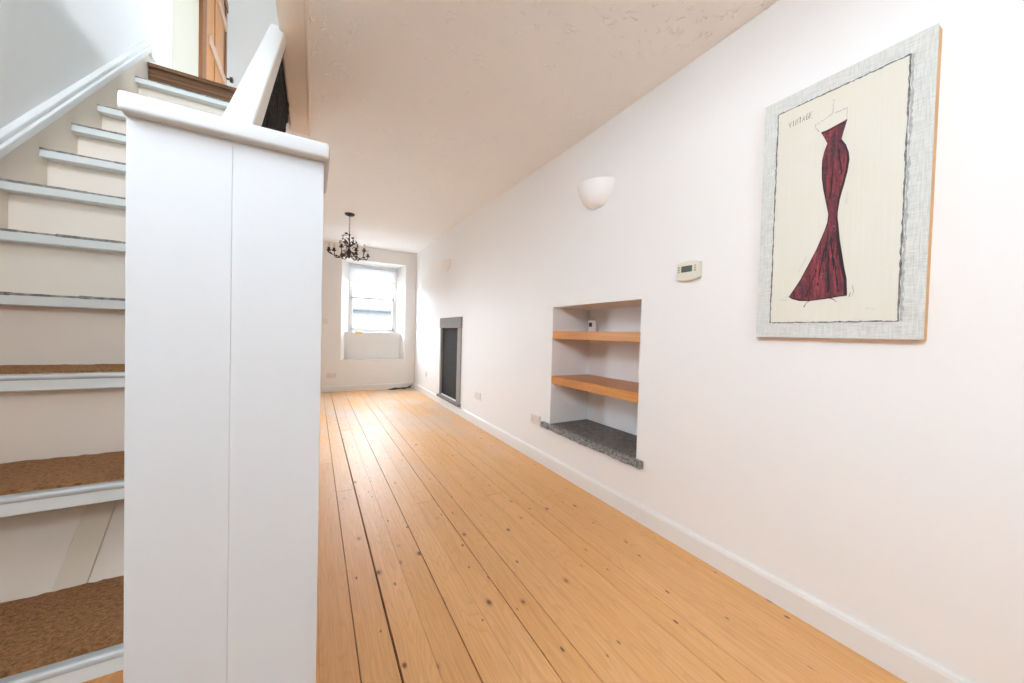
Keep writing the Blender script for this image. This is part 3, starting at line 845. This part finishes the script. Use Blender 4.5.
for a, b in (((IU0, IV0), (IU1, IV0)), ((IU1, IV0), (IU1, IV1)), ((IU1, IV1), (IU0, IV1)), ((IU0, IV1), (IU0, IV0))):
    for rep, (jt, wd) in enumerate(((.0012, .0035), (.0028, .0022))):
        ribbon(m, seg(a, b, 46), wd, .0009 + rep*.0002, jt, .7)
m.build('scribbled_outline', ink, pic, label='dark scribbled outline')
m = MB(); ribbon(m, seg((IU1+.006, IV0), (IU1+.006, IV1), 70), .006, .00045, .002, .9)
m.build('smudge', soft, pic, label='grey smudged line')
dress = [(.1953, .785), (.206, .760), (.2164, .7336), (.2075, .705), (.2030, .675), (.2028, .645), (.2045, .605), (.2105, .5616), (.220, .510), (.2285, .465), (.2265, .435), (.2205, .410), (.2120, .3835), (.1975, .340), (.1740, .2841), (.150, .228), (.1149, .1641),
         (.127, .156), (.150, .149), (.178, .1434), (.205, .1455), (.240, .151), (.270, .1555), (.2917, .157),
         (.2900, .185), (.2850, .215), (.2785, .2492), (.2700, .305), (.2640, .355), (.2600, .400), (.2560, .440), (.2560, .470), (.2600, .510), (.2690, .560), (.2780, .605), (.2810, .640), (.2785, .672), (.2710, .703), (.2567, .7290), (.2620, .757), (.2712, .797), (.258, .7935), (.235, .789), (.213, .7845)]
m = MB(); A = [m.bm.verts.new(uv(u, v, .0016)) for u, v in dress]; B = [m.bm.verts.new(uv(u, v, .0004)) for u, v in dress]
m.bm.faces.new(A); m.bm.faces.new(B[::-1])
for i in range(len(A)):
    j = (i+1) % len(A); m.bm.faces.new((A[i], B[i], B[j], A[j]))
m.bm.normal_update()
bmesh.ops.triangulate(m.bm, faces=[f for f in m.bm.faces if len(f.verts) > 4])
m.build('dress', dress_mat(), pic, label='long strapless dark red dress')
dk = plain('dark_dress_ink', (.035, .014, .016), .8)
m = MB()
ribbon(m, [(u+.0006, v) for u, v in dress[16:24]], .0045, .0021, .0008, .6)
ribbon(m, [(.2917-.003, .160), (.284, .215), (.2755, .260), (.267, .315), (.2610, .36), (.2570, .41), (.2530, .45)], .0075, .0019, .001, .5)
ribbon(m, [(.2530, .47), (.258, .515), (.267, .565), (.2755, .61), (.278, .645), (.2755, .675), (.268, .703), (.254, .728)], .0065, .0019, .001, .5)
ribbon(m, [(.205, .675), (.205, .645), (.207, .605), (.213, .5616), (.222, .51), (.230, .465), (.2285, .43), (.214, .3835), (.199, .34), (.176, .2841), (.152, .228), (.117, .166)], .0025, .0019, .0006, .6)
for a, b in (((.232, .40), (.225, .30)), ((.240, .38), (.252, .25)), ((.222, .34), (.205, .20)), ((.235, .33), (.238, .17)), ((.250, .30), (.268, .17)), ((.200, .26), (.172, .16)), ((.236, .66), (.232, .52)), ((.250, .70), (.262, .60))):
    ribbon(m, seg(a, b, 9), .0042, .00195, .0014, .7)
ribbon(m, seg((.2000, .778), (.2640, .787), 8), .004, .0020, .001, .6)
m.build('dress_shading', dk, pic, label='dark folds and edges drawn on the dress')
# drawn lettering and sketch marks
G = {'V': [[(0, 1), (.5, 0), (1, 1)]], 'I': [[(.5, 0), (.5, 1)]], 'N': [[(0, 0), (0, 1), (1, 0), (1, 1)]], 'T': [[(.5, 0), (.5, 1)], [(0, 1), (1, 1)]], 'A': [[(0, 0), (.5, 1), (1, 0)], [(.2, .38), (.8, .38)]],
     'G': [[(1, .85), (.6, 1), (.1, .8), (0, .45), (.15, .1), (.6, 0), (1, .15), (1, .5), (.6, .5)]], 'E': [[(1, 1), (0, 1), (0, 0), (1, 0)], [(0, .52), (.75, .52)]]}
m = MB()
u = .0905
for i, c in enumerate('VINTAGE'):
    w_ = .0025 if c == 'I' else .0070
    for stroke in G[c]:
        ribbon(m, [(u + p[0]*w_, .852 + .001*i + p[1]*.022) for p in stroke], .0021, .0010, .0002, .3)
    u += w_ + (.0062 if c in 'VI' else .0044)
m.build('lettering', ink, pic, label='hand drawn word VINTAGE')
def mark(name, mat, label, *strokes):
    m = MB()
    for pts, wd, jt, wj in strokes: ribbon(m, pts, wd, .0010, jt, wj)
    m.build(name, mat, pic, label=label)
mark('hanger_hook', soft, 'drawn grey hanger hook', ([(.2290, .838), (.2285, .862), (.2280, .872), (.2330, .884), (.2290, .891), (.2250, .886)], .0016, .0003, .5))
mark('hanger_bar', soft, 'drawn grey hanger bar', ([(.1900, .790), (.1775, .812), (.1790, .8240), (.1800, .8205)] + seg((.1815, .8215), (.2270, .838), 14), .0020, .0010, .8))
mark('hanger_bar', soft, 'drawn grey hanger bar', (seg((.2350, .838), (.2700, .8375), 12) + [(.2690, .815), (.2700, .800)], .0024, .0012, .8))
def zig(a, b, n, amp):
    dx, dy = b[0]-a[0], b[1]-a[1]; L = math.hypot(dx, dy); out = []
    for i in range(n+1):
        k = amp*random.uniform(.5, 1)*(1 if i % 2 else -1)
        out.append((a[0]+dx*i/n - dy/L*k, a[1]+dy*i/n + dx/L*k))
    return out
mark('handwritten_note', soft, 'faint slanting handwritten note beside the skirt', (zig((.143, .260), (.168, .318), 14, .0045), .0011, .0003, .5))
mark('handwritten_note', soft, 'faint handwritten note right of the knees', (zig((.2790, .490), (.2800, .527), 11, .0045), .0011, .0003, .5))
mark('handwritten_note', soft, 'faint handwritten signature below the hem', (zig((.342, .107), (.367, .104), 14, .0016), .0009, .0003, .5))
mark('hem_mark', soft, 'grey pointed mark at the left end of the hem', ([(.1149, .170), (.098, .160), (.083, .154), (.100, .150), (.118, .151)], .0016, .0006, .6))
mark('hem_mark', soft, 'grey curved mark at the right end of the hem', ([(.304, .190), (.309, .170), (.305, .150)], .0016, .0006, .6))
red = plain('red_crayon', (.34, .10, .10), .8)
mark('hem_dash', red, 'red crayon dash', ([(.186, .146), (.172, .134), (.166, .120)], .0030, .0006, .6))
mark('hem_dash', red, 'red crayon dash', ([(.243, .150), (.255, .143), (.263, .134)], .0025, .0006, .6))
mark('hem_dash', red, 'red crayon dash', ([(.2950, .158), (.2980, .150), (.3010, .165)], .0018, .0006, .6))

# ------------------------------------------------------------------ light: overcast sky through windows, some of them added as fill
wd = bpy.data.worlds.new('sky'); scn.world = wd; wd.use_nodes = True
bg = wd.node_tree.nodes['Background']
bg.inputs['Color'].default_value = (.83, .945, 1.08, 1); bg.inputs['Strength'].default_value = 50.0
def portal(name, loc, rot, sx, sy):
    l = bpy.data.lights.new(name, 'AREA'); l.shape = 'RECTANGLE'; l.size = sx; l.size_y = sy
    l.cycles.is_portal = True
    o = bpy.data.objects.new(name, l); COL.objects.link(o); o.location = loc; o.rotation_euler = rot
    return o
portal('daylight_far_window', (.975, YW+.13, 1.7), Euler((math.radians(-90), 0, 0)), .86, 1.28)
portal('daylight_front_window', ((FW[0]+FW[1])/2, YF-.16, (FW[2]+FW[3])/2), Euler((math.radians(90), 0, 0)), FW[1]-FW[0], FW[3]-FW[2])
portal('daylight_stairwell_fill', ((FU[0]+FU[1])/2, YF-.16, (FU[2]+FU[3])/2), Euler((math.radians(90), 0, 0)), FU[1]-FU[0], FU[3]-FU[2])
portal('daylight_left_fill', (XL-.14, (LW[0]+LW[1])/2, (LW[2]+LW[3])/2), Euler((math.radians(90), 0, math.radians(-90))), LW[1]-LW[0], LW[3]-LW[2])
portal('daylight_near_window', (XL-.14, (NW[0]+NW[1])/2, (NW[2]+NW[3])/2), Euler((math.radians(90), 0, math.radians(-90))), NW[1]-NW[0], NW[3]-NW[2])
portal('daylight_landing_window', (XR+.28, (UW[0]+UW[1])/2, (UW[2]+UW[3])/2), Euler((math.radians(90), 0, math.radians(90))), UW[1]-UW[0], UW[3]-UW[2])

# ------------------------------------------------------------------ camera
Rm = [[0.868836883438744, -0.49434970370283493, 0.02721838395955162], [0.01380981755717469, -0.030756429008968477, -0.9994315039129265], [0.4949058081246247, 0.8687188339868865, -0.019895440708277635]]
cam = bpy.data.cameras.new('camera'); co = bpy.data.objects.new('camera', cam); COL.objects.link(co)
cam.sensor_width = 36; cam.lens = 347/1024*36; cam.clip_start = .02; cam.clip_end = 100
mx = Matrix.Identity(4)
for i in range(3):
    mx[i][0] = Rm[0][i]; mx[i][1] = -Rm[1][i]; mx[i][2] = -Rm[2][i]
mx[0][3], mx[1][3], mx[2][3] = 0, 0, 1.10
co.matrix_world = mx
scn.camera = co

vs = scn.view_settings
vs.view_transform = 'Standard'; vs.look = 'None'; vs.exposure = -.06; vs.gamma = 1; vs.use_curve_mapping = False
scn.display_settings.display_device = 'sRGB'
scn.cycles.max_bounces = 16; scn.cycles.diffuse_bounces = 12; scn.cycles.glossy_bounces = 4; scn.cycles.transparent_max_bounces = 12
scn.cycles.sample_clamp_indirect = 10
scn.cycles.use_denoising = True
